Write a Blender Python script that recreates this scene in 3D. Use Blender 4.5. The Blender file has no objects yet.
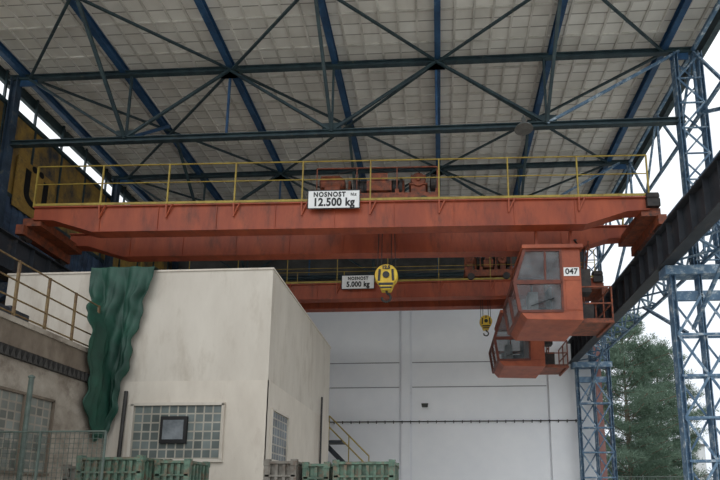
import bpy, math, random
from mathutils import Matrix, Vector
random.seed(7)
S=bpy.context.scene
COL=S.collection

# ------------------------------------------------------------------ materials
def lin(c):
    r=[]
    for v in c:
        v=v/255.0
        r.append(v/12.92 if v<=0.04045 else ((v+0.055)/1.055)**2.4)
    return (r[0],r[1],r[2],1.0)
def mat(name,c1,c2=None,scale=3.0,rough=0.7,metal=0.0,bump=0.0,c3=None,t3=0.62,s3=1.2,stretch=(1,1,1),w3=0.06,alpha=None):
    m=bpy.data.materials.new(name); m.use_nodes=True
    nt=m.node_tree; n=nt.nodes; L=nt.links
    b=n['Principled BSDF']
    b.inputs['Roughness'].default_value=rough; b.inputs['Metallic'].default_value=metal
    if alpha is not None: b.inputs['Alpha'].default_value=alpha
    if c2 is None: c2=tuple(int(v*0.8) for v in c1)
    tc=n.new('ShaderNodeTexCoord'); mp=n.new('ShaderNodeMapping'); mp.inputs['Scale'].default_value=stretch
    L.new(tc.outputs['Object'],mp.inputs['Vector'])
    no=n.new('ShaderNodeTexNoise'); no.inputs['Scale'].default_value=scale; no.inputs['Detail'].default_value=7; no.inputs['Roughness'].default_value=0.65
    L.new(mp.outputs[0],no.inputs['Vector'])
    cr=n.new('ShaderNodeValToRGB'); cr.color_ramp.elements[0].position=0.35; cr.color_ramp.elements[1].position=0.68
    cr.color_ramp.elements[0].color=lin(c2); cr.color_ramp.elements[1].color=lin(c1)
    L.new(no.outputs['Fac'],cr.inputs[0]); out=cr.outputs[0]
    if c3 is not None:
        n3=n.new('ShaderNodeTexNoise'); n3.inputs['Scale'].default_value=s3; n3.inputs['Detail'].default_value=9; n3.inputs['Roughness'].default_value=0.7
        L.new(mp.outputs[0],n3.inputs['Vector'])
        r3=n.new('ShaderNodeValToRGB'); r3.color_ramp.elements[0].position=t3-w3; r3.color_ramp.elements[1].position=t3+w3
        L.new(n3.outputs['Fac'],r3.inputs[0])
        mx=n.new('ShaderNodeMixRGB'); mx.inputs[2].default_value=lin(c3)
        L.new(r3.outputs[0],mx.inputs[0]); L.new(out,mx.inputs[1]); out=mx.outputs[0]
    L.new(out,b.inputs['Base Color'])
    if bump>0:
        bp=n.new('ShaderNodeBump'); bp.inputs['Strength'].default_value=bump; bp.inputs['Distance'].default_value=0.03
        L.new(no.outputs['Fac'],bp.inputs['Height']); L.new(bp.outputs[0],b.inputs['Normal'])
    return m
def brickmat(name,c1,c2,mortar,w,h,ms,axis='XZ',rough=0.6,offset=0.0,bump=0.5,mul=0.6):
    m=bpy.data.materials.new(name); m.use_nodes=True
    nt=m.node_tree; n=nt.nodes; L=nt.links; b=n['Principled BSDF']; b.inputs['Roughness'].default_value=rough
    tc=n.new('ShaderNodeTexCoord'); sp=n.new('ShaderNodeSeparateXYZ'); cb=n.new('ShaderNodeCombineXYZ')
    L.new(tc.outputs['Object'],sp.inputs[0]); L.new(sp.outputs[axis[0]],cb.inputs[0]); L.new(sp.outputs[axis[1]],cb.inputs[1])
    br=n.new('ShaderNodeTexBrick'); br.offset=offset; br.inputs['Scale'].default_value=1.0
    br.inputs['Color1'].default_value=lin(c1); br.inputs['Color2'].default_value=lin(c2); br.inputs['Mortar'].default_value=lin(mortar)
    br.inputs['Brick Width'].default_value=w; br.inputs['Row Height'].default_value=h; br.inputs['Mortar Size'].default_value=ms
    L.new(cb.outputs[0],br.inputs['Vector'])
    no=n.new('ShaderNodeTexNoise'); no.inputs['Scale'].default_value=1.3; no.inputs['Detail'].default_value=8
    L.new(tc.outputs['Object'],no.inputs['Vector'])
    mx=n.new('ShaderNodeMixRGB'); mx.blend_type='MULTIPLY'; mx.inputs[0].default_value=mul
    cr=n.new('ShaderNodeValToRGB'); cr.color_ramp.elements[0].position=0.3; cr.color_ramp.elements[0].color=(0.45,0.43,0.40,1); cr.color_ramp.elements[1].position=0.65
    L.new(no.outputs['Fac'],cr.inputs[0]); L.new(br.outputs['Color'],mx.inputs[1]); L.new(cr.outputs[0],mx.inputs[2])
    L.new(mx.outputs[0],b.inputs['Base Color'])
    bp=n.new('ShaderNodeBump'); bp.inputs['Strength'].default_value=bump; bp.inputs['Distance'].default_value=0.04; bp.invert=True
    L.new(br.outputs['Fac'],bp.inputs['Height']); L.new(bp.outputs[0],b.inputs['Normal'])
    return m

M={}
M['blue']=mat('blue_steel_paint',(52,92,130),(30,60,92),2.0,0.5,0.0,0.1,c3=(104,126,138),t3=0.66,s3=4)
M['dullblue']=mat('dull_worn_blue_steel',(58,78,98),(36,48,62),2.0,0.6,0.0,0.1,c3=(98,96,88),t3=0.62,s3=4)
M['darksteel']=mat('dark_truss_steel',(56,76,80),(32,48,56),2.5,0.55,c3=(98,100,86),t3=0.66,s3=3)
M['paleblue']=mat('peeling_pale_blue_paint',(108,136,158),(66,96,124),2.5,0.65,c3=(192,200,204),t3=0.60,s3=5,w3=0.08)
M['red']=mat('orange_red_crane_paint',(172,82,48),(138,60,36),0.9,0.55,c3=(84,44,32),t3=0.64,s3=1.4,stretch=(1.6,1,0.5),w3=0.14)
M['redcab']=mat('cabin_red_paint',(174,90,58),(142,68,44),1.5,0.55,c3=(98,56,42),t3=0.66,s3=2.5,w3=0.12)
M['frame']=mat('dark_red_window_frame',(120,60,42),(88,44,34),4,0.6)
M['rustred']=mat('rusty_machinery_red',(150,76,44),(92,50,34),5,0.6,c3=(56,46,40),t3=0.60,s3=6)
M['yellow']=mat('yellow_rail_paint',(178,156,66),(136,112,46),3.0,0.55,c3=(96,70,40),t3=0.68,s3=5)
M['hookyellow']=mat('hook_yellow_paint',(226,194,50),(200,160,36),4.0,0.5,c3=(90,76,40),t3=0.70,s3=6)
M['rustyellow']=mat('rusty_yellow_rail',(132,112,70),(88,64,46),6.0,0.7)
M['black']=mat('black_paint',(20,20,22),(10,10,12),5,0.5)
M['grease']=mat('greasy_dark_metal',(62,56,52),(34,32,32),5,0.5,0.3)
M['white']=mat('white_sign_paint',(246,246,244),(232,232,230),3,0.5)
M['plaster']=mat('cream_plaster',(205,198,186),(190,182,170),0.7,0.9,0,0.15,c3=(168,157,142),t3=0.64,s3=0.9,stretch=(1.3,1.3,0.4),w3=0.12)
M['plasterlow']=mat('cream_plaster_lower',(209,201,188),(194,185,172),0.9,0.9,0,0.15,c3=(176,164,150),t3=0.66,s3=1.1,stretch=(1.3,1.3,0.5),w3=0.12)
M['annex']=mat('stained_grey_plaster',(130,118,104),(98,86,74),1.2,0.95,0,0.3,c3=(74,64,54),t3=0.60,s3=1.0,stretch=(1,1,0.5),w3=0.12)
M['annexlow']=mat('stained_white_plaster',(170,161,148),(132,122,110),1.4,0.95,0,0.3,c3=(92,78,66),t3=0.60,s3=1.6,w3=0.12)
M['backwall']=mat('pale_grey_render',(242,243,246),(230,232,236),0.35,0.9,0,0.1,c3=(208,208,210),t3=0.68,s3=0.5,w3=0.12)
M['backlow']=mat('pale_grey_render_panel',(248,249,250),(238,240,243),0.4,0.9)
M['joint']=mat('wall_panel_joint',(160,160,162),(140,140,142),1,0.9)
M['backdark']=mat('dark_upper_gable',(96,94,90),(68,68,66),0.8,0.9)  # upper wall band, darker grey than the wall below
M['conduit']=mat('dark_conduit',(60,58,56),(40,38,36),4,0.6)
M['floor']=mat('worn_concrete',(206,203,196),(182,179,171),0.6,0.9,0,0.2)
M['earth']=mat('outdoor_ground',(194,194,188),(170,171,163),0.4,0.95)
M['ochre']=mat('ochre_stained_cladding',(182,146,70),(130,102,52),0.9,0.8,c3=(58,60,64),t3=0.57,s3=0.7,stretch=(1,1,0.7),w3=0.08)
M['boardyellow']=mat('worn_yellow_board',(188,150,70),(140,110,54),1.5,0.8,c3=(84,76,58),t3=0.58,s3=1.6,w3=0.1)
M['bluewall']=mat('dull_blue_cladding',(84,106,134),(54,68,90),1.2,0.8,c3=(42,46,52),t3=0.60,s3=1,w3=0.1)
M['tarp']=mat('green_tarpaulin',(26,76,60),(15,50,40),1.4,0.6,0,0.35)
M['crate']=mat('green_crate_paint',(100,128,110),(58,80,68),6,0.65,c3=(112,92,74),t3=0.56,s3=7,w3=0.08)
M['crateold']=mat('weathered_grey_crate',(126,122,114),(86,80,72),5,0.7,c3=(88,66,52),t3=0.60,s3=6)
M['glass']=mat('grey_window_glass',(140,146,150),(86,92,96),1.4,0.12)
M['cabglass']=mat('cabin_clear_glass',(150,158,162),(84,92,96),1.6,0.06,alpha=0.45)
M['seat']=mat('dark_seat_vinyl',(54,48,46),(34,32,32),5,0.7)
M['rope']=mat('steel_rope',(60,58,56),(44,42,40),8,0.5,0.4)
M['runway']=mat('dark_runway_steel',(58,62,68),(38,42,48),1.5,0.6,c3=(80,72,66),t3=0.64,s3=2)
M['bark']=mat('pine_bark',(124,108,94),(90,78,68),5,0.95,0,0.4)
M['needle']=mat('hazed_pine_needles',(118,140,122),(76,100,82),0.4,0.85)  # needle green lightened, distance haze put into the colour
M['wire']=mat('wire_fence_green',(92,106,98),(66,76,70),4,0.6)
M['pink']=mat('faded_red_render',(196,150,142),(176,124,116),2,0.9)
M['lampgrey']=mat('enamel_grey',(120,122,120),(92,94,92),4,0.4)
M['farwall']=mat('distant_pale_building',(206,208,208),(190,192,194),1,0.9)
M['glassblock']=brickmat('glass_block_window',(126,136,134),(92,100,98),(176,172,160),0.24,0.24,0.022,'XZ',0.25,0,0.6)
M['glassblocky']=brickmat('glass_block_side',(112,122,128),(88,96,100),(168,164,154),0.24,0.24,0.022,'YZ',0.25,0,0.6)
M['glassannex']=brickmat('glass_block_annex',(130,134,128),(94,96,90),(150,142,130),0.2,0.2,0.02,'YZ',0.3,0,0.6)
M['deck']=brickmat('concrete_roof_panels',(232,230,224),(222,219,212),(158,155,148),0.6,0.4,0.018,'XY',0.9,0,0.6,0.3)
M['rib']=mat('roof_panel_rib',(226,223,216),(178,174,166),1.0,0.9)

# ------------------------------------------------------------------ mesh builder
class MB:
    def __init__(s): s.v=[]; s.f=[]; s.mi=[]; s.cur=0
    def face(s,idx): s.f.append(idx); s.mi.append(s.cur)
    def poly(s,pts):
        b=len(s.v); s.v+= [tuple(p) for p in pts]; s.face(list(range(b,b+len(pts))))
    def box(s,x0,x1,y0,y1,z0,z1):
        b=len(s.v)
        s.v+=[(x0,y0,z0),(x1,y0,z0),(x1,y1,z0),(x0,y1,z0),(x0,y0,z1),(x1,y0,z1),(x1,y1,z1),(x0,y1,z1)]
        for q in ((0,3,2,1),(4,5,6,7),(0,1,5,4),(1,2,6,5),(2,3,7,6),(3,0,4,7)): s.face([b+i for i in q])
    def beam(s,p,q,w=0.1,h=None,n=4,up=(0,0,1)):
        h=h if h is not None else w
        p=Vector(p); q=Vector(q); d=(q-p)
        if d.length<1e-6: return
        d.normalize(); u=Vector(up)
        if abs(d.dot(u))>0.98: u=Vector((0,1,0))
        a=d.cross(u).normalized(); c=a.cross(d).normalized()
        b=len(s.v)
        if n==4: ring=[(-w/2,-h/2),(w/2,-h/2),(w/2,h/2),(-w/2,h/2)]
        else: ring=[(w/2*math.cos(2*math.pi*i/n),h/2*math.sin(2*math.pi*i/n)) for i in range(n)]
        for e in (p,q):
            for (x,y) in ring: s.v.append(tuple(e+a*x+c*y))
        for i in range(n):
            j=(i+1)%n; s.face([b+i,b+j,b+n+j,b+n+i])
        s.face([b+i for i in range(n)][::-1]); s.face([b+n+i for i in range(n)])
    def ibeam(s,p,q,w,h,t=0.02,up=(0,0,1)):
        p=Vector(p); q=Vector(q); d=(q-p).normalized(); u=Vector(up)
        if abs(d.dot(u))>0.98: u=Vector((0,1,0))
        a=d.cross(u).normalized(); c=a.cross(d).normalized()
        s.beam(p,q,t,h-2*t,up=up)
        s.beam(p+c*(h/2-t/2),q+c*(h/2-t/2),w,t,up=up); s.beam(p-c*(h/2-t/2),q-c*(h/2-t/2),w,t,up=up)
    def prism(s,prof,y0,y1,axis='Y'):
        n=len(prof); b=len(s.v)
        for y in (y0,y1):
            for (x,z) in prof: s.v.append((x,y,z) if axis=='Y' else (y,x,z))
        s.face([b+i for i in range(n)]); s.face([b+n+i for i in range(n)][::-1])
        for i in range(n):
            j=(i+1)%n; s.face([b+j,b+i,b+n+i,b+n+j])
    def path(s,pts,w,n=8):
        for i in range(len(pts)-1): s.beam(pts[i],pts[i+1],w,w,n)
    def lathe(s,c,prof,n=24,axis='Z'):
        b=len(s.v); c=Vector(c)
        for (r,h) in prof:
            for i in range(n):
                t=2*math.pi*i/n
                if axis=='Z': v=(r*math.cos(t),r*math.sin(t),h)
                elif axis=='Y': v=(r*math.cos(t),h,r*math.sin(t))
                else: v=(h,r*math.cos(t),r*math.sin(t))
                s.v.append(tuple(c+Vector(v)))
        for k in range(len(prof)-1):
            for i in range(n):
                j=(i+1)%n; s.face([b+k*n+i,b+k*n+j,b+(k+1)*n+j,b+(k+1)*n+i])
        s.face([b+i for i in range(n)][::-1]); s.face([b+(len(prof)-1)*n+i for i in range(n)])
    def mesh(s,name,mats,smooth=False,recalc=True):
        me=bpy.data.meshes.new(name); me.from_pydata(s.v,[],s.f)
        for m in (mats if isinstance(mats,(list,tuple)) else [mats]): me.materials.append(M[m] if isinstance(m,str) else m)
        for p,i in zip(me.polygons,s.mi): p.material_index=i; p.use_smooth=smooth
        if recalc:
            import bmesh
            bm=bmesh.new(); bm.from_mesh(me); bmesh.ops.recalc_face_normals(bm,faces=bm.faces); bm.to_mesh(me); bm.free()
        me.update(); return me
def link(o): COL.objects.link(o); return o
def thing(name,label,cat,loc=(0,0,0),group=None,rotz=0,mesh=None):
    o=bpy.data.objects.new(name,mesh); o.location=loc; o.rotation_euler=(0,0,rotz)
    if mesh is None: o.empty_display_size=0.3
    o['label']=label; o['category']=cat
    if group: o['group']=group
    return link(o)
def part(name,mb,mats,parent,label=None,loc=(0,0,0),smooth=False,bevel=0):
    me=mb if isinstance(mb,bpy.types.Mesh) else mb.mesh(name,mats,smooth)
    o=bpy.data.objects.new(name,me); o.parent=parent; o.location=loc
    if label: o['label']=label
    if bevel:
        b=o.modifiers.new('b','BEVEL'); b.width=bevel; b.segments=2; b.limit_method='ANGLE'
    return link(o)
def sub(name,parent,loc=(0,0,0)):
    o=bpy.data.objects.new(name,None); o.parent=parent; o.location=loc; o.empty_display_size=0.2; return link(o)
def struct(name,mb,mats):
    o=bpy.data.objects.new(name,mb.mesh(name,mats)); o['kind']='structure'; return link(o)
def textmesh(body,size,m,bold=0.0,space=1.0,narrow=1.0):
    c=bpy.data.curves.new('t','FONT'); c.body=body; c.size=size; c.align_x='CENTER'; c.align_y='CENTER'; c.extrude=0.004; c.offset=bold; c.space_character=space
    o=bpy.data.objects.new('t',c); COL.objects.link(o); bpy.context.view_layer.update()
    me=bpy.data.meshes.new_from_object(o.evaluated_get(bpy.context.evaluated_depsgraph_get()))
    bpy.data.objects.remove(o)
    for v in me.vertices: v.co=Vector((v.co.x*narrow,-v.co.z,v.co.y))
    me.materials.clear(); me.materials.append(M[m]); return me

# ------------------------------------------------------------------ setting
mb=MB(); mb.box(-26,14,-12,31,-0.3,0); struct('floor',mb,'floor')
mb=MB(); mb.box(14.02,90,-60,110,-0.32,-0.02); mb.box(-26,14,31.02,110,-0.32,-0.02); mb.box(-60,14,-60,-12.02,-0.32,-0.02); mb.box(-60,-26.02,-12,110,-0.32,-0.02)
o=struct('floor_outdoor',mb,'earth')

RZ=16.62
mb=MB(); x0,x1,y0,y1=-15.25,8.75,9.6,28.6
mb.box(x0,x1,y0,y1,RZ,RZ+0.25)
mb.cur=1
x=-14.4
while x<8.6:
    mb.box(x-0.035,x+0.035,y0,y1,RZ-0.06,RZ); x+=0.6
y=9.6
while y<28.6:
    mb.box(x0,x1,y-0.03,y+0.03,RZ-0.05,RZ); y+=1.2
struct('ceiling',mb,['deck','rib'])
mb=MB(); mb.box(-15.4,-15.25,9.6,28.6,16.2,16.9); struct('trim_1',mb,'darksteel')
mb=MB(); mb.box(8.75,8.95,9.6,28.6,16.2,16.9); struct('trim_2',mb,'darksteel')

# back wall
mb=MB(); mb.box(-15.1,8.15,28.2,28.6,0,11.9)
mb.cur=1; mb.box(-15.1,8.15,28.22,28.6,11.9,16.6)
mb.cur=2
mb.box(-2.0,-1.55,28.06,28.2,0,11.8)
for (xa,xb) in ((-8.0,-2.12),(-1.43,5.65)):
    mb.box(xa,xb,28.12,28.2,8.9,11.8)
    mb.box(xa,xb,28.12,28.2,7.55,8.84)
    mb.box(xa,xb,28.12,28.2,0.0,7.49)
mb.box(5.75,8.15,28.05,28.2,0,11.8)
mb.cur=3
for (xa,xb) in ((-8.0,-2.12),(-1.43,5.65)):
    mb.box(xa,xb,28.15,28.19,8.8,8.92); mb.box(xa,xb,28.15,28.19,7.47,7.57)
struct('wall_back',mb,['backwall','backdark','backlow','joint'])
mb=MB(); mb.box(8.2,8.5,28.1,28.7,0,10.2); struct('trim_3',mb,'pink')

# left wall
mb=MB(); mb.box(-15.4,-15.1,9.6,28.6,0,9.3)
mb.cur=1; mb.box(-15.35,-15.1,9.6,28.6,9.3,12.2)
y=9.7
while y<28.5: mb.box(-15.1,-15.05,y,y+0.12,9.3,12.2); y+=0.3
mb.cur=2; mb.box(-15.35,-15.1,9.6,28.6,12.2,15.35)
mb.cur=3; mb.box(-15.1,-15.0,9.6,28.6,15.25,15.4); mb.box(-15.1,-15.03,9.6,28.6,12.1,12.25)
y=10.2
while y<28.4:
    mb.box(-15.1,-15.05,y,y+0.06,12.25,15.3); mb.box(-15.2,-15.12,y,y+0.06,15.4,16.6); y+=1.45
struct('wall_left',mb,['annex','bluewall','ochre','darksteel'])
t=thing('letter_board','worn yellow cladding board painted with a large black umlauted letter','sign',(-14.98,17.7,12.75))
a=MB(); a.box(-0.02,0.02,-0.95,0.95,-0.9,1.05); part('board',a,'boardyellow',t)
me=textmesh('Ü',1.8,'black',0.04)
for v in me.vertices: v.co=Vector((-v.co.y,v.co.x,v.co.z))
part('letter',me,None,t,'black painted letter',(0.03,0.0,0.05))

# ------------------------------------------------------------------ roof trusses
TT=16.22
def truss(Y):
    t=thing('roof_truss','dark green-grey steel roof truss with W-shaped diagonals under the roof','roof truss',(0,Y,0),'steel roof trusses')
    a=MB(); a.ibeam((-15.0,0,TT),(8.6,0,TT),0.16,0.18,0.03); part('top_chord',a,'darksteel',t)
    a=MB(); a.ibeam((-14.6,0,13.65),(8.0,0,13.65),0.18,0.18,0.03); part('bottom_chord',a,'darksteel',t)
    top=[-14.3,-7.1,0.0,8.0]; bot=[-10.6,-3.5,3.6]
    for i,b in enumerate(bot):
        for tx in (top[i],top[i+1]):
            a=MB(); a.beam((b,-0.05,13.7),(tx,-0.05,TT-0.05),0.08,0.08); part('diagonal_brace',a,'paleblue' if tx==8.0 else 'darksteel',t)
            a=MB(); a.box(tx-0.3,tx+0.3,-0.02,0.02,TT-0.32,TT-0.07); part('gusset_plate',a,'blue',t)
        a=MB(); a.box(b-0.32,b+0.32,-0.02,0.02,13.72,14.02); part('gusset_plate',a,'darksteel',t)
    for v in (-10.6,-7.1,-3.5,0,3.6):
        a=MB(); a.beam((v,0.04,13.7),(v,0.04,TT-0.05),0.07); part('vertical_strut',a,'blue' if v in (-7.1,0) else 'darksteel',t)
    return t
for Y in (16,22,27.7): truss(Y)
mb0=MB(); mb0.ibeam((0,9.8,16.42),(0,28.1,16.42),0.2,0.3,0.03)
pm=mb0.mesh('purlin','blue')
for x in (-14.5,-10.9,-7.1,-3.45,0.05,3.85,7.55):
    thing('roof_purlin','blue steel roof purlin running under the concrete panels','beam',(x,0,0),'blue roof purlins',mesh=pm)
def rod(p,q,w,m,name,label,group):
    a=MB(); c=(Vector(p)+Vector(q))/2
    a.beam(Vector(p)-c,Vector(q)-c,w,w); thing(name,label,'brace',tuple(c),group,mesh=a.mesh(name,m))
for ya,yb in ((10,16),(16,22),(22,27.7)):
    for xa,xb in ((-14.3,-7.1),(-7.1,0),(0,7.5)):
        rod((xa,ya,16.24),(xb,yb,16.24),0.07,'darksteel','roof_brace','thin dark diagonal brace under the roof panels','roof cross braces')
        rod((xb,ya,16.16),(xa,yb,16.16),0.07,'darksteel','roof_brace','thin dark diagonal brace under the roof panels','roof cross braces')
for Y in (16,22,27.7):
    for x in (-10.6,-3.5,3.6):
        rod((x,Y-0.05,13.75),(x,Y-2.9,16.25),0.1,'darksteel','knee_brace','sloping steel knee brace from truss up to purlin','knee braces')
        if Y<27: rod((x,Y+0.05,13.75),(x,Y+2.7,16.25),0.1,'blue','knee_brace','sloping steel knee brace from truss up to purlin','knee braces')

# ------------------------------------------------------------------ right columns
def column(X,Y,zi):
    t=thing('lattice_column','peeling pale blue riveted lattice steel column carrying the crane runway','column',(X,Y,0),'lattice columns')
    L3=(0,0.8,1.6)
    for xx in L3:
        a=MB(); a.ibeam((xx,0,0),(xx,0,zi if xx==0 else 9.6),0.3,0.15 if xx!=0.8 else 0.09,0.02,up=(1,0,0)); part('leg',a,'paleblue',t)
    a=MB()
    z=0.2; k=0
    while z<zi-1.3:
        a.beam((0,-0.15,z),(1.6,-0.15,z),0.05,0.07); a.beam((0,0.15,z),(1.6,0.15,z),0.05,0.07)
        for i in (0,1):
            p,q=(L3[i],L3[i+1]) if (k+i)%2 else (L3[i+1],L3[i])
            a.beam((p,-0.15,z),(q,-0.15,z+1.25),0.075,0.02,up=(0,1,0)); a.beam((q,0.15,z),(p,0.15,z+1.25),0.06,0.02,up=(0,1,0))
        z+=1.25; k+=1
    a.beam((0,0,z),(1.6,0,z),0.1,0.3)
    part('lattice',a,'paleblue',t)
    a=MB(); a.box(-0.25,1.75,-0.25,0.25,zi-0.28,zi); part('cap_plate',a,'paleblue',t)
    a=MB()
    for xx in (0.72,1.5): a.ibeam((xx,0,zi),(xx,0,16.1),0.28,0.13,0.02,up=(1,0,0))
    z=zi+0.2; k=0
    while z<15.2:
        p,q=(0.72,1.5) if k%2 else (1.5,0.72)
        a.beam((p,-0.12,z),(q,-0.12,z+0.9),0.06,0.02,up=(0,1,0)); a.beam((q,0.12,z),(p,0.12,z+0.9),0.05,0.02,up=(0,1,0))
        a.beam((0.72,-0.12,z),(1.5,-0.12,z),0.04,0.04)
        z+=0.9; k+=1
    part('upper_shaft',a,'paleblue',t)
    return t
column(7.12,16,8.6); column(7.12,27.6,8.6)
def lcol(Y):
    t=thing('steel_column','slim worn blue steel wall column beside the crane runway','column',(-14.75,Y,0),'blue wall columns')
    a=MB(); a.ibeam((0,0,0),(0,0,16.2),0.24,0.24,0.02,up=(1,0,0)); part('shaft',a,'dullblue',t)
    a=MB(); a.prism([(0.13,7.8),(1.5,8.58),(0.13,8.58)],-0.1,0.1); part('bracket',a,'dullblue',t)
for Y in (16,22,27.8): lcol(Y)

# ------------------------------------------------------------------ runways
def runway(X,s,lab):
    t=thing('crane_runway',lab,'crane rail beam',(X,0,0),'crane runway beams')
    Y0=9.8
    a=MB(); a.box(-0.012,0.012,Y0,27.9,8.68,9.72); a.box(-0.2,0.2,Y0,27.9,8.62,8.66); a.box(-0.22,0.22,Y0,27.9,9.72,9.76)
    y=Y0+0.2
    while y<27.9: a.box(-0.17,0.17,y-0.01,y+0.01,8.66,9.72); y+=0.75
    part('plate_girder',a,'runway',t)
    a=MB(); a.box(-0.04,0.04,Y0,27.9,9.76,9.85); part('rail',a,'grease',t)
    a=MB()
    xo=s*1.15; g=0.2*(1 if s>0 else -1)
    a.beam((xo,Y0,9.6),(xo,27.9,9.6),0.09,0.09); a.beam((xo,Y0,8.75),(xo,27.9,8.75),0.09,0.09)
    y=Y0
    while y<27.8:
        ym=min(y+0.75,27.9); ye=min(y+1.5,27.9)
        for zz in (9.6,8.75):
            a.beam((g,y,zz),(xo,ym,zz),0.055,0.05); a.beam((xo,ym,zz),(g,ye,zz),0.055,0.05)
        a.beam((xo,y,8.75),(xo,ym,9.6),0.055,0.05); a.beam((xo,ym,9.6),(xo,ye,8.75),0.055,0.05)
        a.beam((xo,y,8.75),(xo,y,9.6),0.06)
        y+=1.5
    part('surge_lattice',a,'paleblue' if s>0 else 'dullblue',t)
    if s>0:
        for yc,d in ((16,1),(27.6,-1),(16,-1)):
            a=MB(); a.beam((0.6,yc+d*0.2,6.6),(0.6,yc+d*3.4,8.6),0.09,0.09); part('knee_strut',a,'paleblue',t)
    return t
runway(6.95,1,'dark riveted steel crane runway beam with pale blue bracing lattice')
runway(-13.45,-0.9,'dark steel crane runway beam along the cladded wall')
t=thing('eave_truss','pale blue lattice truss linking the columns under the open eave','lattice truss',(8.45,0,0))
a=MB(); a.beam((0,9.8,16.2),(0,27.9,16.2),0.12,0.12); part('top_chord',a,'paleblue',t)
a=MB(); a.beam((0,9.8,13.8),(0,27.9,13.8),0.1,0.1); part('bottom_chord',a,'paleblue',t)
a=MB(); y=10
while y<27.8:
    a.beam((0,y,13.8),(0,y,16.2),0.08); a.beam((0,y,16.2),(0,min(y+1.5,27.8),13.8),0.07); a.beam((0,min(y+1.5,27.8),13.8),(0,min(y+3,27.8),16.2),0.07)
    y+=3
part('lattice',a,'paleblue',t)
for p,q in (((0,15.7,9.9),(0,10,13.8)),((0,16.4,9.9),(0,21.9,13.8)),((0,27.3,9.9),(0,22.1,13.8)),((0,15.7,13.7),(0,10,9.9)),((0,9.9,11.8),(0,27.3,11.8))):
    a=MB(); a.beam(p,q,0.1); part('side_brace',a,'paleblue',t)

# ------------------------------------------------------------------ cranes
def girder_mesh(hl,zb,zt):
    a=MB(); d=(zt-zb)
    prof=[(-hl,zt),(-hl,zt-d*0.45),(-hl+0.7,zt-d*0.5),(-hl+2.0,zb),(hl-2.0,zb),(hl-0.7,zt-d*0.5),(hl,zt-d*0.45),(hl,zt)]
    a.prism(prof,-0.17,0.17)
    a.box(-hl,hl,-0.24,0.24,zt,zt+0.04)
    lo=prof[1:-1]
    for i in range(len(lo)-1):
        (xa,za),(xb,zb_)=lo[i],lo[i+1]; a.beam((xa,0,za-0.015),(xb,0,zb_-0.015),0.44,0.035)
    x=-hl+2.2
    while x<hl-2:
        a.box(x-0.012,x+0.012,-0.2,-0.17,zb+0.02,zt); x+=1.9
    return a.mesh('girder','red')
def railing(hl,y,zt,h,step,w=0.045):
    a=MB()
    a.beam((-hl,y,zt+h),(hl,y,zt+h),w,w,6); a.beam((-hl,y,zt+h*0.55),(hl,y,zt+h*0.55),w*0.75,w*0.75,6)
    a.box(-hl,hl,y-0.01,y+0.01,zt+0.02,zt+0.10)
    n=int(round(2*hl/step))
    for i in range(n+1):
        x=-hl+i*2*hl/n
        a.beam((x,y,zt-0.02),(x,y,zt+h),w,w)
    return a
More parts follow.
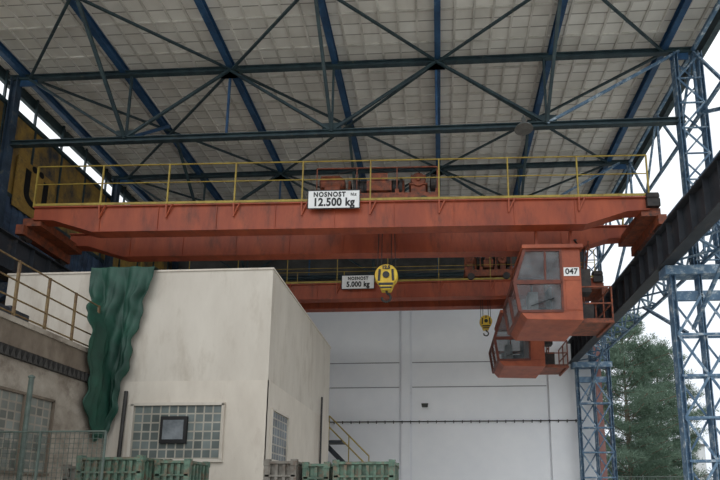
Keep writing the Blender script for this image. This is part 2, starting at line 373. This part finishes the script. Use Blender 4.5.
def cabin(crane,lx,ly,num,dz=0.0):
    c=sub('cabin',crane,(lx,ly,dz))
    Y0,Y1=-1.0,1.3
    prof=[(-0.62,9.2),(-0.98,8.05),(-0.84,7.1),(-0.62,6.9)]
    a=MB(); a.prism([(-0.84,7.1),(-0.62,6.85),(1.1,6.8),(1.1,7.1)],Y0,Y1); a.box(0.5,1.1,Y0,Y1,7.1,9.15); part('cabin_body',a,'redcab',c,bevel=0.015)
    a=MB(); a.box(-0.72,1.18,Y0-0.1,Y1+0.08,9.15,9.27); part('cabin_roof',a,'redcab',c)
    a=MB(); fr=a
    for yy in (Y0,0.15,Y1):
        for i in range(2):
            a.beam((prof[i][0],yy,prof[i][1]),(prof[i+1][0],yy,prof[i+1][1]),0.1,0.1)
    for i in range(3):
        a.beam((prof[i][0],Y0,prof[i][1]),(prof[i][0],Y1,prof[i][1]),0.09,0.09)
    for yy in (Y0,Y1):
        a.beam((-0.98,yy,8.05),(0.5,yy,8.05),0.07,0.13); a.beam((-0.62,yy,9.12),(0.5,yy,9.12),0.06,0.1); a.beam((-0.84,yy,7.1),(0.5,yy,7.1),0.06,0.08)
        a.beam((-0.02,yy,8.05),(0.0,yy,9.15),0.05,0.05); a.beam((0.48,yy,7.1),(0.48,yy,9.15),0.07,0.07)
    part('window_frame',fr,'frame',c)
    def pane(pts):
        f=MB(); f.poly(pts); part('window_pane',f,'cabglass',c,label='clear grey cabin window glass')
    for yy in (Y0,Y1):
        pane([(-0.62,yy,9.12),(0.0,yy,9.12),(-0.02,yy,8.08),(-0.96,yy,8.08)])
        pane([(0.0,yy,9.12),(0.48,yy,9.12),(0.48,yy,8.08),(-0.02,yy,8.08)])
        pane([(-0.96,yy,8.02),(0.48,yy,8.02),(0.48,yy,7.1),(-0.84,yy,7.1)])
    for ya,yb in ((Y0,0.15),(0.15,Y1)):
        for i in (0,1):
            (xa,za),(xb,zb)=prof[i],prof[i+1]
            pane([(xa,ya,za),(xa,yb,za),(xb,yb,zb),(xb,ya,zb)])
    a=MB(); a.box(-0.1,0.35,-0.1,0.4,7.4,7.55); a.box(0.28,0.38,-0.1,0.4,7.5,8.25); a.box(0.05,0.2,0.05,0.25,7.1,7.4); part('operator_seat',a,'seat',c)
    a=MB(); a.box(-0.5,-0.2,-0.7,-0.3,7.1,7.85); a.box(-0.5,-0.2,0.6,1.0,7.1,7.85); a.beam((-0.35,-0.5,7.85),(-0.35,-0.5,8.1),0.04); part('control_desk',a,'lampgrey',c)
    a=MB(); a.box(0.60,1.03,Y0-0.015,Y0,7.15,8.1); a.box(0.58,1.05,Y0-0.03,Y0,8.1,8.14); part('door_panel',a,'redcab',c)
    if num:
        a=MB(); a.box(0.56,1.04,Y0-0.02,Y0-0.005,8.24,8.52); part('number_plate',a,'white',c,label='small pale number plate')
        part('number',textmesh(num,0.26,'black',0.006),None,c,'painted black cabin number',(0.80,Y0-0.025,8.38))
    a=MB(); a.path([(0.2,Y0-0.02,7.5),(0.2,Y0-0.08,7.5),(-0.5,Y0-0.08,7.25)],0.03); part('wiper',a,'black',c)
    for xx in (-0.2,0.9):
        for yy in (-0.75,0.85):
            a=MB(); a.beam((xx,yy,9.25),(xx,yy,10.12-dz),0.09); part('hanger',a,'red',c)
    a=MB(); a.box(1.1,2.1,-0.7,0.9,6.88,6.96)
    for yy in (-0.7,0.1,0.9): a.beam((2.1,yy,6.9),(2.1,yy,8.0),0.045)
    for zz in (7.45,8.0): a.beam((2.1,-0.7,zz),(2.1,0.9,zz),0.04); a.beam((1.1,-0.7,zz),(2.1,-0.7,zz),0.04)
    a.beam((1.1,-0.7,6.85),(2.1,-0.7,6.85),0.08); a.beam((2.1,-0.7,6.85),(2.1,0.9,6.85),0.08)
    for yy in (0.3,0.75): a.beam((1.4,yy,6.9),(1.8,yy,10.3-dz),0.05)
    for i in range(11):
        k=i/11; a.beam((1.4+0.4*k,0.3,7.1+3.1*k),(1.4+0.4*k,0.75,7.1+3.1*k),0.03)
    part('access_platform',a,'rustred',c)
    a=MB(); a.box(1.15,1.55,-0.5,-0.1,7.9,8.7); a.box(1.2,1.65,-0.3,0.0,7.0,7.6); a.path([(1.4,-0.3,8.7),(1.45,-0.25,9.4),(1.2,-0.1,9.9),(1.3,0,10.2-dz)],0.06,6); part('switch_box',a,'grease',c)
def sign(crane,x,y,z,w,h,l1,l2,small='',k=1.0):
    c=sub('sign',crane,(x,y,z))
    a=MB(); a.box(-w/2,w/2,-0.015,0.015,-h/2,h/2); part('sign_board',a,'white',c)
    a=MB()
    P=[(-w/2,-0.02,h/2),(w/2,-0.02,h/2),(w/2,-0.02,-h/2),(-w/2,-0.02,-h/2),(-w/2,-0.02,h/2)]
    for p,q in zip(P,P[1:]): a.beam(p,q,0.022,0.022)
    part('sign_border',a,'black',c)
    part('lettering',textmesh(l1,h*0.36*k,'black',0.008,1.2,0.86),None,c,'black painted lettering',(-0.14 if small else 0,-0.022,h*0.26))
    if small: part('lettering',textmesh(small,h*0.22,'black',0.003),None,c,'small black painted lettering',(w*0.38,-0.022,h*0.26))
    part('lettering',textmesh(l2,h*0.60*k,'black',0.013,1.08,0.84),None,c,'black painted lettering',(0,-0.022,-h*0.17))
def crane(cx,cy,rot,zb,zt,hl,gy,rh,rw,lab):
    t=thing('overhead_crane',lab,'overhead crane',(cx,cy,0),'overhead travelling cranes',rot)
    gm=girder_mesh(hl,zb,zt)
    for yy in (-gy,gy): part('girder',gm,None,t,loc=(0,yy,0))
    gz=zt+0.04; ry=gy+0.22
    part('railing',railing(hl,-ry,gz,rh,2.3,rw),'yellow',t,'thin yellow safety railing')
    part('railing',railing(hl,ry,gz,rh,2.3,rw),'yellow',t,'thin yellow safety railing')
    a=MB(); a.prism([(-0.03,gz),(0.04,gz),(0.04,gz-0.5)],-0.02,0.02,'X'); a.beam((0,-0.03,gz),(0,0.02,gz-0.45),0.05,0.05); a.beam((0.2,-0.03,gz),(0,0.02,gz-0.42),0.04,0.04)
    bm_=a.mesh('railing_bracket','red')
    n=int(round(2*hl/2.3))
    for i in range(1,n): part('railing_bracket',bm_,None,t,loc=(-hl+i*2*hl/n,-ry,0))
    for s in (-1,1):
        xe=s*(hl+0.35)
        a=MB(); a.box(xe-0.13,xe+0.13,-gy-0.25,gy+0.25,10.02,10.34); a.box(min(xe,xe-s*0.6),max(xe,xe-s*0.6),-gy-0.15,gy+0.15,10.34,10.6)
        part('end_carriage',a,'rustred',t)
        for yy in (-gy+0.05,gy-0.05):
            a=MB(); a.lathe((xe,yy,10.03),[(0.1,-0.09),(0.18,-0.09),(0.16,-0.05),(0.16,0.05),(0.18,0.09),(0.1,0.09)],20,'X'); part('wheel',a,'grease',t)
    a=MB(); a.box(hl-0.1,hl+0.3,-gy-0.3,-gy,10.6,10.85); a.lathe((hl+0.1,-gy-0.15,10.98),[(0.08,-0.22),(0.14,-0.18),(0.14,0.18),(0.08,0.22)],16,'X'); part('travel_drive',a,'grease',t)
    a=MB(); a.beam((-hl+0.6,-gy+0.5,gz-0.3),(hl-0.6,-gy+0.5,gz-0.3),0.05); part('cable_tray',a,'grease',t)
    return t
CX=-3.25; A1=math.radians(1.2)
c1=crane(CX,16.8,A1,10.1,10.93,9.85,0.9,1.42,0.045,'large orange-red double-girder overhead crane with yellow railings')
cabin(c1,3.35-CX,0.2,'047',0.25)
sign(c1,-3.3-CX,-1.22,10.98,1.65,0.62,'NOSNOST','12.500 kg','hl.z')
c2=crane(CX,22.6,0,10.12,10.75,9.85,0.6,1.25,0.03,'smaller faded orange-red overhead crane with thin yellow railings')
cabin(c2,3.35-CX,0.6,'',0.30)
sign(c2,-3.42-CX,-0.9,10.78,1.4,0.62,'NOSNOST','5.000 kg','',0.86)

# trolleys
def trolley(x,y,z,sc,rot,lab):
    t=thing('hoist_trolley',lab,'hoist trolley',(x,y,z),'hoist trolleys',rot)
    a=MB()
    for yy in (-0.75,0.75): a.box(-1.6*sc,1.6*sc,yy-0.08,yy+0.08,0.18,0.46)
    for xx in (-1.55,-0.5,0.5,1.55):
        a.box(xx*sc-0.06,xx*sc+0.06,-0.83,0.83,0.46,0.6)
    part('frame',a,'rustred',t)
    for xx in (-1.2,1.2):
        for yy in (-0.86,0.86):
            a=MB(); a.lathe((xx*sc,yy,0.15),[(0.15,-0.04),(0.15,0.04)],16,'Y'); part('wheel',a,'grease',t)
    a=MB(); a.lathe((0.05*sc,0,1.05),[(0.1,-0.75*sc),(0.42,-0.75*sc),(0.42,-0.68*sc),(0.32,-0.68*sc),(0.32,0.5*sc),(0.42,0.5*sc),(0.42,0.57*sc),(0.1,0.57*sc)],24,'X')
    for i in range(9): a.lathe((0.05*sc+(-0.6+i*0.13)*sc,0,1.05),[(0.30,-0.02),(0.35,0),(0.30,0.02)],20,'X')
    part('rope_drum',a,'grease',t)
    for xx in (-0.82,0.64):
        a=MB(); a.prism([(-0.4,0.6),(0.4,0.6),(0.2,1.3),(-0.2,1.3)],xx*sc-0.04,xx*sc+0.04,'X'); part('drum_bearing',a,'rustred',t)
    a=MB(); a.lathe((-1.25*sc,-0.3,1.1),[(0.12,-0.36*sc),(0.26,-0.3*sc),(0.26,0.2*sc),(0.18,0.32*sc)],20,'X')
    for i in range(8):
        an=i*math.pi/4; a.beam((-1.55*sc,-0.3+0.27*math.cos(an),1.1+0.27*math.sin(an)),(-1.05*sc,-0.3+0.27*math.cos(an),1.1+0.27*math.sin(an)),0.03)
    a.box(-1.45*sc,-1.05*sc,-0.5,-0.1,0.6,0.9); part('motor',a,'rustred',t)
    a=MB(); a.box(0.85*sc,1.25*sc,-0.5,0.3,0.6,1.3); a.lathe((1.05*sc,-0.52,1.1),[(0.24,-0.04),(0.24,0.02)],18,'Y'); a.lathe((1.05*sc,-0.56,1.1),[(0.08,-0.06),(0.08,0.02)],12,'Y'); a.box(0.8*sc,1.3*sc,-0.55,0.35,0.92,0.98); part('gearbox',a,'rustred',t,bevel=0.02)
    a=MB(); a.lathe((1.45*sc,-0.3,1.05),[(0.1,-0.12),(0.32,-0.08),(0.32,0.08),(0.1,0.12)],20,'X'); a.box(1.37*sc,1.53*sc,-0.4,-0.2,0.55,0.9); part('brake_wheel',a,'grease',t)
    a=MB(); a.box(-0.75*sc,-0.35*sc,0.35,0.7,0.5,1.5); part('control_box',a,'lampgrey',t)
    a=MB(); a.box(-0.3*sc,0.35*sc,-0.75,-0.55,0.6,0.95); a.box(-0.2*sc,0.25*sc,-0.78,-0.7,0.95,1.2); part('limit_switch',a,'rustred',t)
    a=MB(); a.path([(1.1*sc,-0.6,1.3),(0.9*sc,-0.62,1.5),(0.3*sc,-0.6,1.35),(-0.4*sc,-0.62,1.5),(-1.1*sc,-0.5,1.38)],0.05,6); part('hose',a,'black',t)
    a=MB()
    for xx in (-1.6,-0.55,0.5,1.55): a.beam((xx*sc,-0.84,0.4),(xx*sc,-0.84,1.35),0.035)
    a.beam((-1.6*sc,-0.84,1.35),(1.55*sc,-0.84,1.35),0.035)
    part('guard_rail',a,'rustred',t)
trolley(-1.95,16.85,10.98,1.25,A1,'rusty red hoist trolley with drum and motor on the large crane')
trolley(2.15,22.6,10.80,0.62,0,'small rusty red hoist trolley with round drum on the farther crane')

def hook(x,y,z,r,ztop,txt,lab):
    t=thing('hook_block',lab,'crane hook',(x,y,z),'crane hook blocks')
    a=MB(); a.lathe((0,0,0),[(r*0.3,-0.13),(r*0.95,-0.13),(r,-0.10),(r,0.10),(r*0.95,0.13),(r*0.3,0.13)],32,'Y'); part('sheave_cover',a,'hookyellow',t)
    a=MB(); a.prism([(-r*0.72,-r*0.55),(r*0.72,-r*0.55),(r*0.42,-r*1.35),(-r*0.42,-r*1.35)],-0.15,0.15); part('lower_housing',a,'hookyellow',t,bevel=0.02)
    a=MB(); a.lathe((0,0,0),[(r*0.3,-0.16),(r*0.3,-0.14)],24,'Y'); part('hub',a,'black',t)
    for k in (-1,1):
        a=MB(); a.beam((k*r*0.55,-0.145,r*0.5),(k*r*0.62,-0.145,-r*0.55),r*0.2,0.02,up=(0,1,0)); part('stripe',a,'black',t)
    a=MB(); a.box(-r*0.62,r*0.62,-0.17,-0.151,-r*0.95,-r*0.75); part('stripe',a,'black',t)
    a=MB(); a.box(-r*0.5,r*0.5,-0.17,-0.151,-r*1.25,-r*1.1); part('stripe',a,'black',t)
    a=MB(); pts=[(0,0,-r*1.3)]
    for i in range(13):
        an=math.radians(80-i*22); pts.append((r*0.38*math.cos(an),0,-r*1.95+r*0.38*math.sin(an)))
    a.path(pts,r*0.2,8); part('hook',a,'grease',t)
    for xx in (-r*0.8,-r*0.45,r*0.45,r*0.8):
        a=MB(); a.beam((xx,0,0.05),(xx*0.8,0,ztop-z),0.025,0.025,6); part('wire_rope',a,'rope',t)
    if txt: part('lettering',textmesh(txt,r*0.42,'black',0.01),None,t,'black painted figures',(0,-0.145,r*0.66))
hook(-1.70,16.75,8.87,0.38,11.35,'12,5','large yellow round hook block marked with its capacity on wire ropes')
hook(2.05,22.55,9.2,0.27,11.3,'5','small yellow hook block hanging on thin wire ropes')

# ------------------------------------------------------------------ inner building
b=thing('flat_roof_building','cream plastered box building with flat roof inside the hall','building',(-8.4,18.2,0))
def T(v): return (v[0]+8.4,v[1]-18.2,v[2])
def lbox(a,x0,x1,y0,y1,z0,z1): a.box(x0+8.4,x1+8.4,y0-18.2,y1-18.2,z0,z1)
a=MB(); lbox(a,-12.3,-4.6,14.0,22.0,0,7.95); part('wall_shell',a,'plaster',b)
a=MB(); lbox(a,-12.33,-4.57,13.97,22.03,7.95,8.0); part('roof_slab',a,'plasterlow',b)
a=MB(); lbox(a,-8.75,-4.575,13.975,14.0,0,4.78); lbox(a,-4.6,-4.575,13.975,22.0,0,4.78); part('lower_render',a,'plasterlow',b)
w=sub('window',b,T((-7.0,13.97,3.4)))
a=MB(); a.box(-1.2,1.2,-0.012,0.0,-0.75,0.7); part('glass_blocks',a,'glassblock',w)
a=MB()
for p,q in (((-1.25,-0.75),(-1.25,0.74)),((1.25,-0.75),(1.25,0.74)),((-1.28,0.74),(1.28,0.74)),((-1.3,-0.78),(1.3,-0.78))): a.beam((p[0],-0.03,p[1]),(q[0],-0.03,q[1]),0.08,0.08)
part('window_frame',a,'plaster',w)
a=MB(); a.box(-0.42,0.30,-0.1,-0.012,-0.32,0.40)
part('vent_frame',a,'black',w)
a=MB(); a.box(-0.34,0.22,-0.11,-0.1,-0.22,0.30); part('vent_pane',a,'glass',w)
w=sub('window',b,T((-4.57,15.1,3.35)))
a=MB(); a.box(0,0.012,-0.75,0.75,-0.65,0.65); part('glass_blocks',a,'glassblocky',w)
a=MB()
for p,q in (((-0.8,-0.68),(-0.8,0.68)),((0.8,-0.68),(0.8,0.68)),((-0.8,0.7),(0.8,0.7)),((-0.85,-0.7),(0.85,-0.7))): a.beam((0.02,p[0],p[1]),(0.02,q[0],q[1]),0.07,0.07)
part('window_frame',a,'plaster',w)
a=MB(); a.beam(T((-8.55,13.9,0)),T((-8.45,13.9,4.5)),0.1,0.1,10); part('drain_pipe',a,'conduit',b)
a=MB(); a.beam(T((-4.5,20.2,0)),T((-4.5,20.2,5.5)),0.08,0.08,8); part('drain_pipe',a,'conduit',b)

# annex
an=thing('annex','low stained plaster annex with walkway roof beside the cream building','building',(-11.5,9.5,0))
a=MB(); a.box(-2.8,2.5,-6.5,4.48,0,4.55); part('wall_shell',a,['annexlow'],an)
a=MB(); a.box(-2.8,2.52,-6.5,4.48,4.8,5.3); part('wall_upper',a,'annex',an)
a=MB(); a.box(-2.8,2.56,-6.55,4.48,5.3,5.42); part('roof_slab',a,'annexlow',an)
a=MB(); a.box(-2.8,2.5,-6.5,4.48,4.55,4.8)
y=-6.4
while y<4.4: a.prism([(y,4.56),(y+0.07,4.78),(y+0.14,4.56)],2.5,2.58,'X'); y+=0.16
part('cable_ledge',a,'conduit',an)
for yc in (-1.2,1.55):
    w=sub('window',an,(2.5,yc,3.05))
    a=MB(); a.box(0,0.012,-0.95,0.85,-0.85,0.8); part('glass_blocks',a,'glassannex',w)
    a=MB()
    for p,q in (((-0.97,-0.85),(-0.97,0.82)),((0.87,-0.85),(0.87,0.82)),((-1.0,0.82),(0.9,0.82)),((-1.05,-0.88),(0.95,-0.88)),((0,-0.85),(0,0.8))): a.beam((0.03,p[0],p[1]),(0.03,q[0],q[1]),0.06,0.06)
    part('window_frame',a,'annex',w)
r=thing('walkway_railing','rusty yellowish tube railing along the annex roof edge','railing',(-9.1,9.5,5.42))
a=MB()
for zz in (0.12,0.45,0.85,1.3): a.beam((0,-6.3,zz),(0,3.85,zz),0.04,0.04,6)
part('rail',a,'rustyellow',r)
pm=MB(); pm.beam((0,0,0),(0,0,1.32),0.05); pmm=pm.mesh('post','rustyellow')
y=-6.3
while y<3.9: part('post',pmm,None,r,loc=(0,y,0)); y+=0.925
d=thing('duct','dark rectangular metal duct lying along the annex roof','duct',(-10.8,8.9,5.42))
a=MB(); a.box(-0.5,0.5,-4.5,3.6,0.0,0.75)
for i in range(8): a.box(-0.54,0.54,-4.4+i*1.05,-4.34+i*1.05,0,0.79)
part('duct_body',a,'runway',d)

# tarp: one sheet draped over the roof edge, its lower part wrapping the annex corner
def tarp():
    a=MB(); NU,NV=72,96
    rows=[(8.03,-9.74,-7.88),(7.4,-9.68,-8.02),(6.8,-9.62,-8.16),(5.6,-9.52,-8.36),(4.6,-9.45,-8.5),(3.7,-9.40,-8.68),(3.2,-9.1,-8.86)]
    grid=[]
    for j in range(NV+1):
        z=8.03-(8.03-3.2)*j/NV
        for k in range(len(rows)-1):
            if rows[k][0]>=z>=rows[k+1][0]-1e-6:
                s=(rows[k][0]-z)/(rows[k][0]-rows[k+1][0]); xl=rows[k][1]*(1-s)+rows[k+1][1]*s; xr=rows[k][2]*(1-s)+rows[k+1][2]*s; break
        wr=min(1,max(0,(7.2-z)/1.5)); wr=wr*wr*(3-2*wr)
        row=[]
        for i in range(NU+1):
            u=i/NU
            rag=0.05*math.sin(z*5.1)+0.03*math.sin(z*11.3+1)
            x=xl+(xr-xl)*u+0.02*math.sin(z*3.3+u*3)+(rag if u>0.5 else -rag)*abs(u-0.5)*2*min(1,j/20)
            g=u*17+1.2*math.sin(z*0.9)+z*0.35
            f=0.085*(1-abs(math.sin(g*0.5))*2)+0.035*(1-2*abs(math.sin(u*17-z*0.9)))+0.03*math.sin(u*5+z*2.6)+0.018*math.sin(z*9+u*14)
            f*=(0.4+0.6*min(1,j/18))
            y=13.80+f
            zz=z+0.09*math.sin(u*9.0)*min(1,j/20)+0.04*math.sin(u*23)*min(1,j/60)
            if x<-8.86:
                k=(8.84/(-x)); xx=-8.84+0.3*f; yy=y*k-0.03
                x=x*(1-wr)+xx*wr; y=y*(1-wr)+yy*wr
                if wr<1: y-=0.25*wr*(1-wr)
            row.append(Vector((x,y,zz)))
        grid.append(row)
    top=[Vector((p.x-0.1,14.6+0.05*math.sin(i*0.6),8.06+0.02*math.sin(i*0.5))) for i,p in enumerate(grid[0])]
    mid=[Vector((p.x-0.03,14.1,8.08+0.02*math.sin(i*0.4))) for i,p in enumerate(grid[0])]
    grid=[top,mid]+grid
    for rrow in grid: a.v+= [(p.x+8.8,p.y-13.7,p.z) for p in rrow]
    n=NU+1
    for j in range(len(grid)-1):
        for i in range(NU): a.face([j*n+i,j*n+i+1,(j+1)*n+i+1,(j+1)*n+i])
    me=a.mesh('tarpaulin','tarp',smooth=True)
    o=thing('tarpaulin','dark green creased tarpaulin draped over the building corner','tarpaulin',(-8.8,13.7,0),mesh=me)
    so=o.modifiers.new('s','SOLIDIFY'); so.thickness=0.012
tarp()

# ------------------------------------------------------------------ crates
def crate(x,y,z,w,d,h,m,lab,rot=0,group='stacked metal crates'):
    t=thing('metal_crate',lab,'crate',(x,y,z),group,rot)
    a=MB()
    for s in (-1,1):
        n=int(w/0.13)
        a.box(-w/2,w/2,s*(d/2-0.05)-0.008,s*(d/2-0.05)+0.008,0.12,h-0.06)
        for i in range(n):
            xx=-w/2+(i+0.5)*w/n; y1_,y2_=s*(d/2-0.05),s*(d/2+0.012)
            a.box(xx-0.028,xx+0.028,min(y1_,y2_),max(y1_,y2_),0.14,h-0.1)
        n=int(d/0.13)
        a.box(s*(w/2-0.05)-0.008,s*(w/2-0.05)+0.008,-d/2,d/2,0.12,h-0.06)
        for i in range(n):
            yy=-d/2+(i+0.5)*d/n; x1_,x2_=s*(w/2-0.05),s*(w/2+0.012)
            a.box(min(x1_,x2_),max(x1_,x2_),yy-0.028,yy+0.028,0.14,h-0.1)
        a.box(-w/2,w/2,s*d/2-0.02,s*d/2+0.02,h*0.72,h*0.75)
    part('side_panels',a,m,t)
    a=MB()
    for s in (-1,1):
        a.beam((-w/2,s*d/2,h-0.06),(w/2,s*d/2,h-0.06),0.05,0.05); a.beam((s*w/2,-d/2,h-0.06),(s*w/2,d/2,h-0.06),0.05,0.05)
    part('rim',a,m,t)
    a=MB(); a.box(-w/2,w/2,-d/2,d/2,0.09,0.12); part('base',a,m,t)
    for sx in (-1,1):
        for sy in (-1,1):
            a=MB(); px,py=sx*(w/2-0.03),sy*(d/2-0.03); a.box(px-0.05,px+0.05,py-0.05,py+0.05,0,h); a.box(px-0.06,px+0.06,py-0.06,py+0.06,h-0.12,h)
            part('corner_post',a,m,t)
lg='green painted ribbed metal crate with corner posts'; lo='weathered grey-brown metal crate with rusty edges'
def stack(x,y,w,d,m,lab,hh,rot=0):
    crate(x,y,0.0,w,d,hh,m,lab,rot); crate(x,y,hh+0.005,w,d,hh,m,lab,rot)
stack(-6.3,10.6,1.25,1.1,'crate',lg,1.22)
stack(-5.27,10.9,0.66,0.9,'crate',lg,1.2)
stack(-7.4,11.3,0.7,0.9,'crateold',lo,1.16)
stack(-3.02,10.6,0.58,0.9,'crateold',lo,1.18)
stack(-2.38,10.75,0.48,0.8,'crate',lg,1.16)
stack(-1.42,10.6,1.12,1.0,'crate',lg,1.17)

# fence on the left
fz=2.85
f=thing('mesh_fence','thin wire mesh fence with steel posts and top rail','fence',(-7.6,9.6,0))
pm=MB(); pm.beam((0,0,0),(0,0,fz),0.05,0.05,8); pmm=pm.mesh('post','wire')
for xx in (-1.3,0.2,1.45): part('post',pmm,None,f,loc=(xx,0,0))
a=MB(); a.beam((-1.3,0,fz),(1.45,0,fz),0.04,0.04,6); a.beam((-1.3,0,1.9),(1.45,0,1.9),0.03,0.03,6); part('rail',a,'wire',f)
a=MB()
x=-1.3
while x<1.45: a.beam((x,0,0.1),(x,0,fz),0.007); x+=0.09
z=0.2
while z<fz: a.beam((-1.3,0,z),(1.45,0,z),0.007); z+=0.09
part('wire_mesh',a,'wire',f)
p=thing('steel_pole','tall thin dark green steel pole beside the fence','pole',(-7.95,9.9,0))
a=MB(); a.beam((0,0,0),(0,0,3.95),0.09,0.09,10); part('shaft',a,'wire',p)
a=MB(); a.lathe((0,0,3.95),[(0.06,0),(0.06,0.03),(0.02,0.06)],12); part('cap',a,'wire',p)

# stair rail near building's rear corner
s=thing('stair_railing','yellow tube handrail descending beside the building corner','railing',(-4.3,23.6,0))
a=MB()
for dz in (0,-0.5): a.beam((-0.6,0,5.3+dz),(1.2,0,3.5+dz),0.06,0.06,8)
part('handrail',a,'yellow',s)
for k in (0,0.5,1):
    a=MB(); zz=5.3-1.8*k; a.beam((-0.6+1.8*k,0,0 if k==1 else zz-1.2),(-0.6+1.8*k,0,zz),0.05,0.05,8); part('post',a,'yellow',s)
a=MB(); a.prism([(-0.8,4.2),(-0.8,3.9),(1.3,1.8),(1.3,2.1)],0.3,0.36); a.box(-0.8,-0.7,0.25,0.4,0,4.2); a.box(1.2,1.3,-0.1,0.4,0,2.1); a.box(-0.8,0,-0.1,0.9,4.1,4.2); part('stringer',a,'runway',s)

c=thing('wall_conduit','thin dark cable conduit with clips along the pale wall','conduit',(0,28.0,5.65))
a=MB(); a.beam((-6.5,0,0),(7.5,0,0),0.06,0.06,6)
x=-6
while x<7.4: a.box(x-0.02,x+0.02,-0.04,0.06,-0.1,0.05); x+=0.45
part('pipe',a,'conduit',c)
def floodlight(x,y,z):
    t=thing('wall_lamp','small dark floodlight bracketed to the pale wall','lamp',(x,y,z))
    a=MB(); a.beam((0,0.35,0),(0,0,0),0.05); part('bracket',a,'conduit',t)
    a=MB(); a.prism([(-0.15,-0.08),(0.15,-0.08),(0.18,0.1),(-0.18,0.1)],-0.15,0.05); part('housing',a,'conduit',t)
floodlight(-0.75,27.75,6.45)
t=thing('pendant_lamp','grey enamel dome lamp hanging under the roof truss','lamp',(2.8,15.75,13.35))
a=MB(); a.lathe((0,0,0),[(0.30,0),(0.28,0.05),(0.15,0.18),(0.07,0.24),(0.06,0.4)],24); part('lamp_shade',a,'lampgrey',t)
a=MB(); a.beam((0,0,0.38),(0,0,0.5),0.03,0.03,6); a.beam((0,0,0.45),(0,0.2,0.45),0.03); part('bracket',a,'darksteel',t)

f=thing('yard_fence','low wire fence with thin posts beyond the hall','fence',(12.5,31.5,0))
pm=MB(); pm.beam((0,0,0),(0,0,3.0),0.08,0.08,6); pmm=pm.mesh('post','wire')
for i in range(9): part('post',pmm,None,f,loc=(-4+i*1.5,0,0))
a=MB(); a.beam((-4,0,2.9),(8,0,2.9),0.06,0.06,6); a.beam((-4,0,2.2),(8,0,2.2),0.04,0.04,6); a.beam((-4,0,1.2),(8,0,1.2),0.04,0.04,6)
x=-4
while x<8: a.beam((x,0,0.05),(x,0,2.9),0.02); x+=0.15
part('wire_mesh',a,'wire',f)
t=thing('distant_building','faint pale flat-roofed building behind the pine trees','building',(23,72,0))
a=MB(); a.box(-8,10,-3,3,0,8.2); part('wall_shell',a,'farwall',t)
a=MB(); a.box(-8.2,10.2,-3.2,3.2,8.2,8.5); part('roof_slab',a,'lampgrey',t)
for zz in (3.2,5.9):
    for i in range(7):
        a=MB(); a.box(-7+i*2.4,-5.6+i*2.4,-3.03,-3.0,zz,zz+1.3); part('window',a,'glass',t)

# ------------------------------------------------------------------ trees
def pine(x,y,h,r,seed,lab='tall hazy green pine tree standing outside the open hall side'):
    rnd=random.Random(seed)
    t=thing('pine_tree',lab,'tree',(x,y,0),'outdoor pines')
    a=MB(); a.beam((0,0,0),(0,0,h*0.55),0.34,0.34,10); a.beam((0,0,h*0.5),(0,0,h*0.95),0.18,0.18,8)
    a2=MB()
    z=h*0.10
    while z<h*0.97:
        k=z/h; prof=min(1.0,1.35*(1-k)**0.5)*(0.65+0.35*min(1,k*4))
        nbr=rnd.randint(4,7); a0=rnd.random()*6.28
        for q0 in range(nbr):
            an=a0+q0*6.283/nbr+rnd.uniform(-0.4,0.4)
            L=r*prof*rnd.uniform(0.5,1.15)+0.3
            d=Vector((math.cos(an),math.sin(an),0)); side=Vector((-d.y,d.x,0))
            e=Vector((0,0,z))+d*L+Vector((0,0,L*rnd.uniform(0.05,0.45)))
            a.beam((0,0,z),e,0.05,0.05,4)
            nt=int(4+L*4.5)
            for j in range(nt):
                s=0.35+0.68*(j/nt)
                c0=Vector((0,0,z)).lerp(e,s)
                c=c0+side*rnd.uniform(-1,1)*(1.15-s*0.5)*L*0.32+Vector((0,0,rnd.uniform(0,0.25)))
                # rounded needle clump
                R=rnd.uniform(0.28,0.5)
                for q in range(54):
                    o=Vector((rnd.gauss(0,1),rnd.gauss(0,1),rnd.gauss(0,0.6))).normalized()*R*rnd.random()**0.5
                    v=(o.normalized()+Vector((0,0,0.5))).normalized()*rnd.uniform(0.12,0.22)
                    w=v.cross(Vector((rnd.random(),rnd.random(),rnd.random()))).normalized()*0.022
                    p=c+o; a2.poly([p-w,p+w,p+v])
        z+=rnd.uniform(0.4,0.75)
    part('trunk',a,'bark',t)
    part('foliage',a2.mesh('foliage','needle',recalc=False),None,t)
pine(13.1,38,14.8,3.4,11)
pine(19.0,47,14.8,3.6,2)

# ------------------------------------------------------------------ light
w=bpy.data.worlds.new('overcast'); S.world=w; w.use_nodes=True
nt=w.node_tree; bg=nt.nodes['Background']
tc=nt.nodes.new('ShaderNodeTexCoord'); sp=nt.nodes.new('ShaderNodeSeparateXYZ'); cr=nt.nodes.new('ShaderNodeValToRGB')
nt.links.new(tc.outputs['Generated'],sp.inputs[0]); nt.links.new(sp.outputs['Z'],cr.inputs[0]); nt.links.new(cr.outputs[0],bg.inputs[0])
cr.color_ramp.elements[0].position=0.0; cr.color_ramp.elements[0].color=(0.76,0.82,0.90,1)
cr.color_ramp.elements[1].position=0.7; cr.color_ramp.elements[1].color=(0.96,0.985,1,1)
bg.inputs[1].default_value=1.22
sd=bpy.data.lights.new('soft_sun','SUN'); sd.energy=0.8; sd.angle=math.radians(60); so=bpy.data.objects.new('soft_sun',sd); link(so)
so.rotation_euler=(math.radians(50),0,math.radians(-20))

# ------------------------------------------------------------------ camera
cd=bpy.data.cameras.new('camera'); co=bpy.data.objects.new('camera',cd); link(co)
co.location=(0,0,1.6); co.rotation_euler=(math.radians(100),0,math.radians(3))
cd.sensor_width=36; cd.lens=27; cd.shift_x=(360-411.3)/720; cd.shift_y=(404.8-240)/720
S.camera=co
S.view_settings.view_transform='Standard'
S.view_settings.exposure=0.0
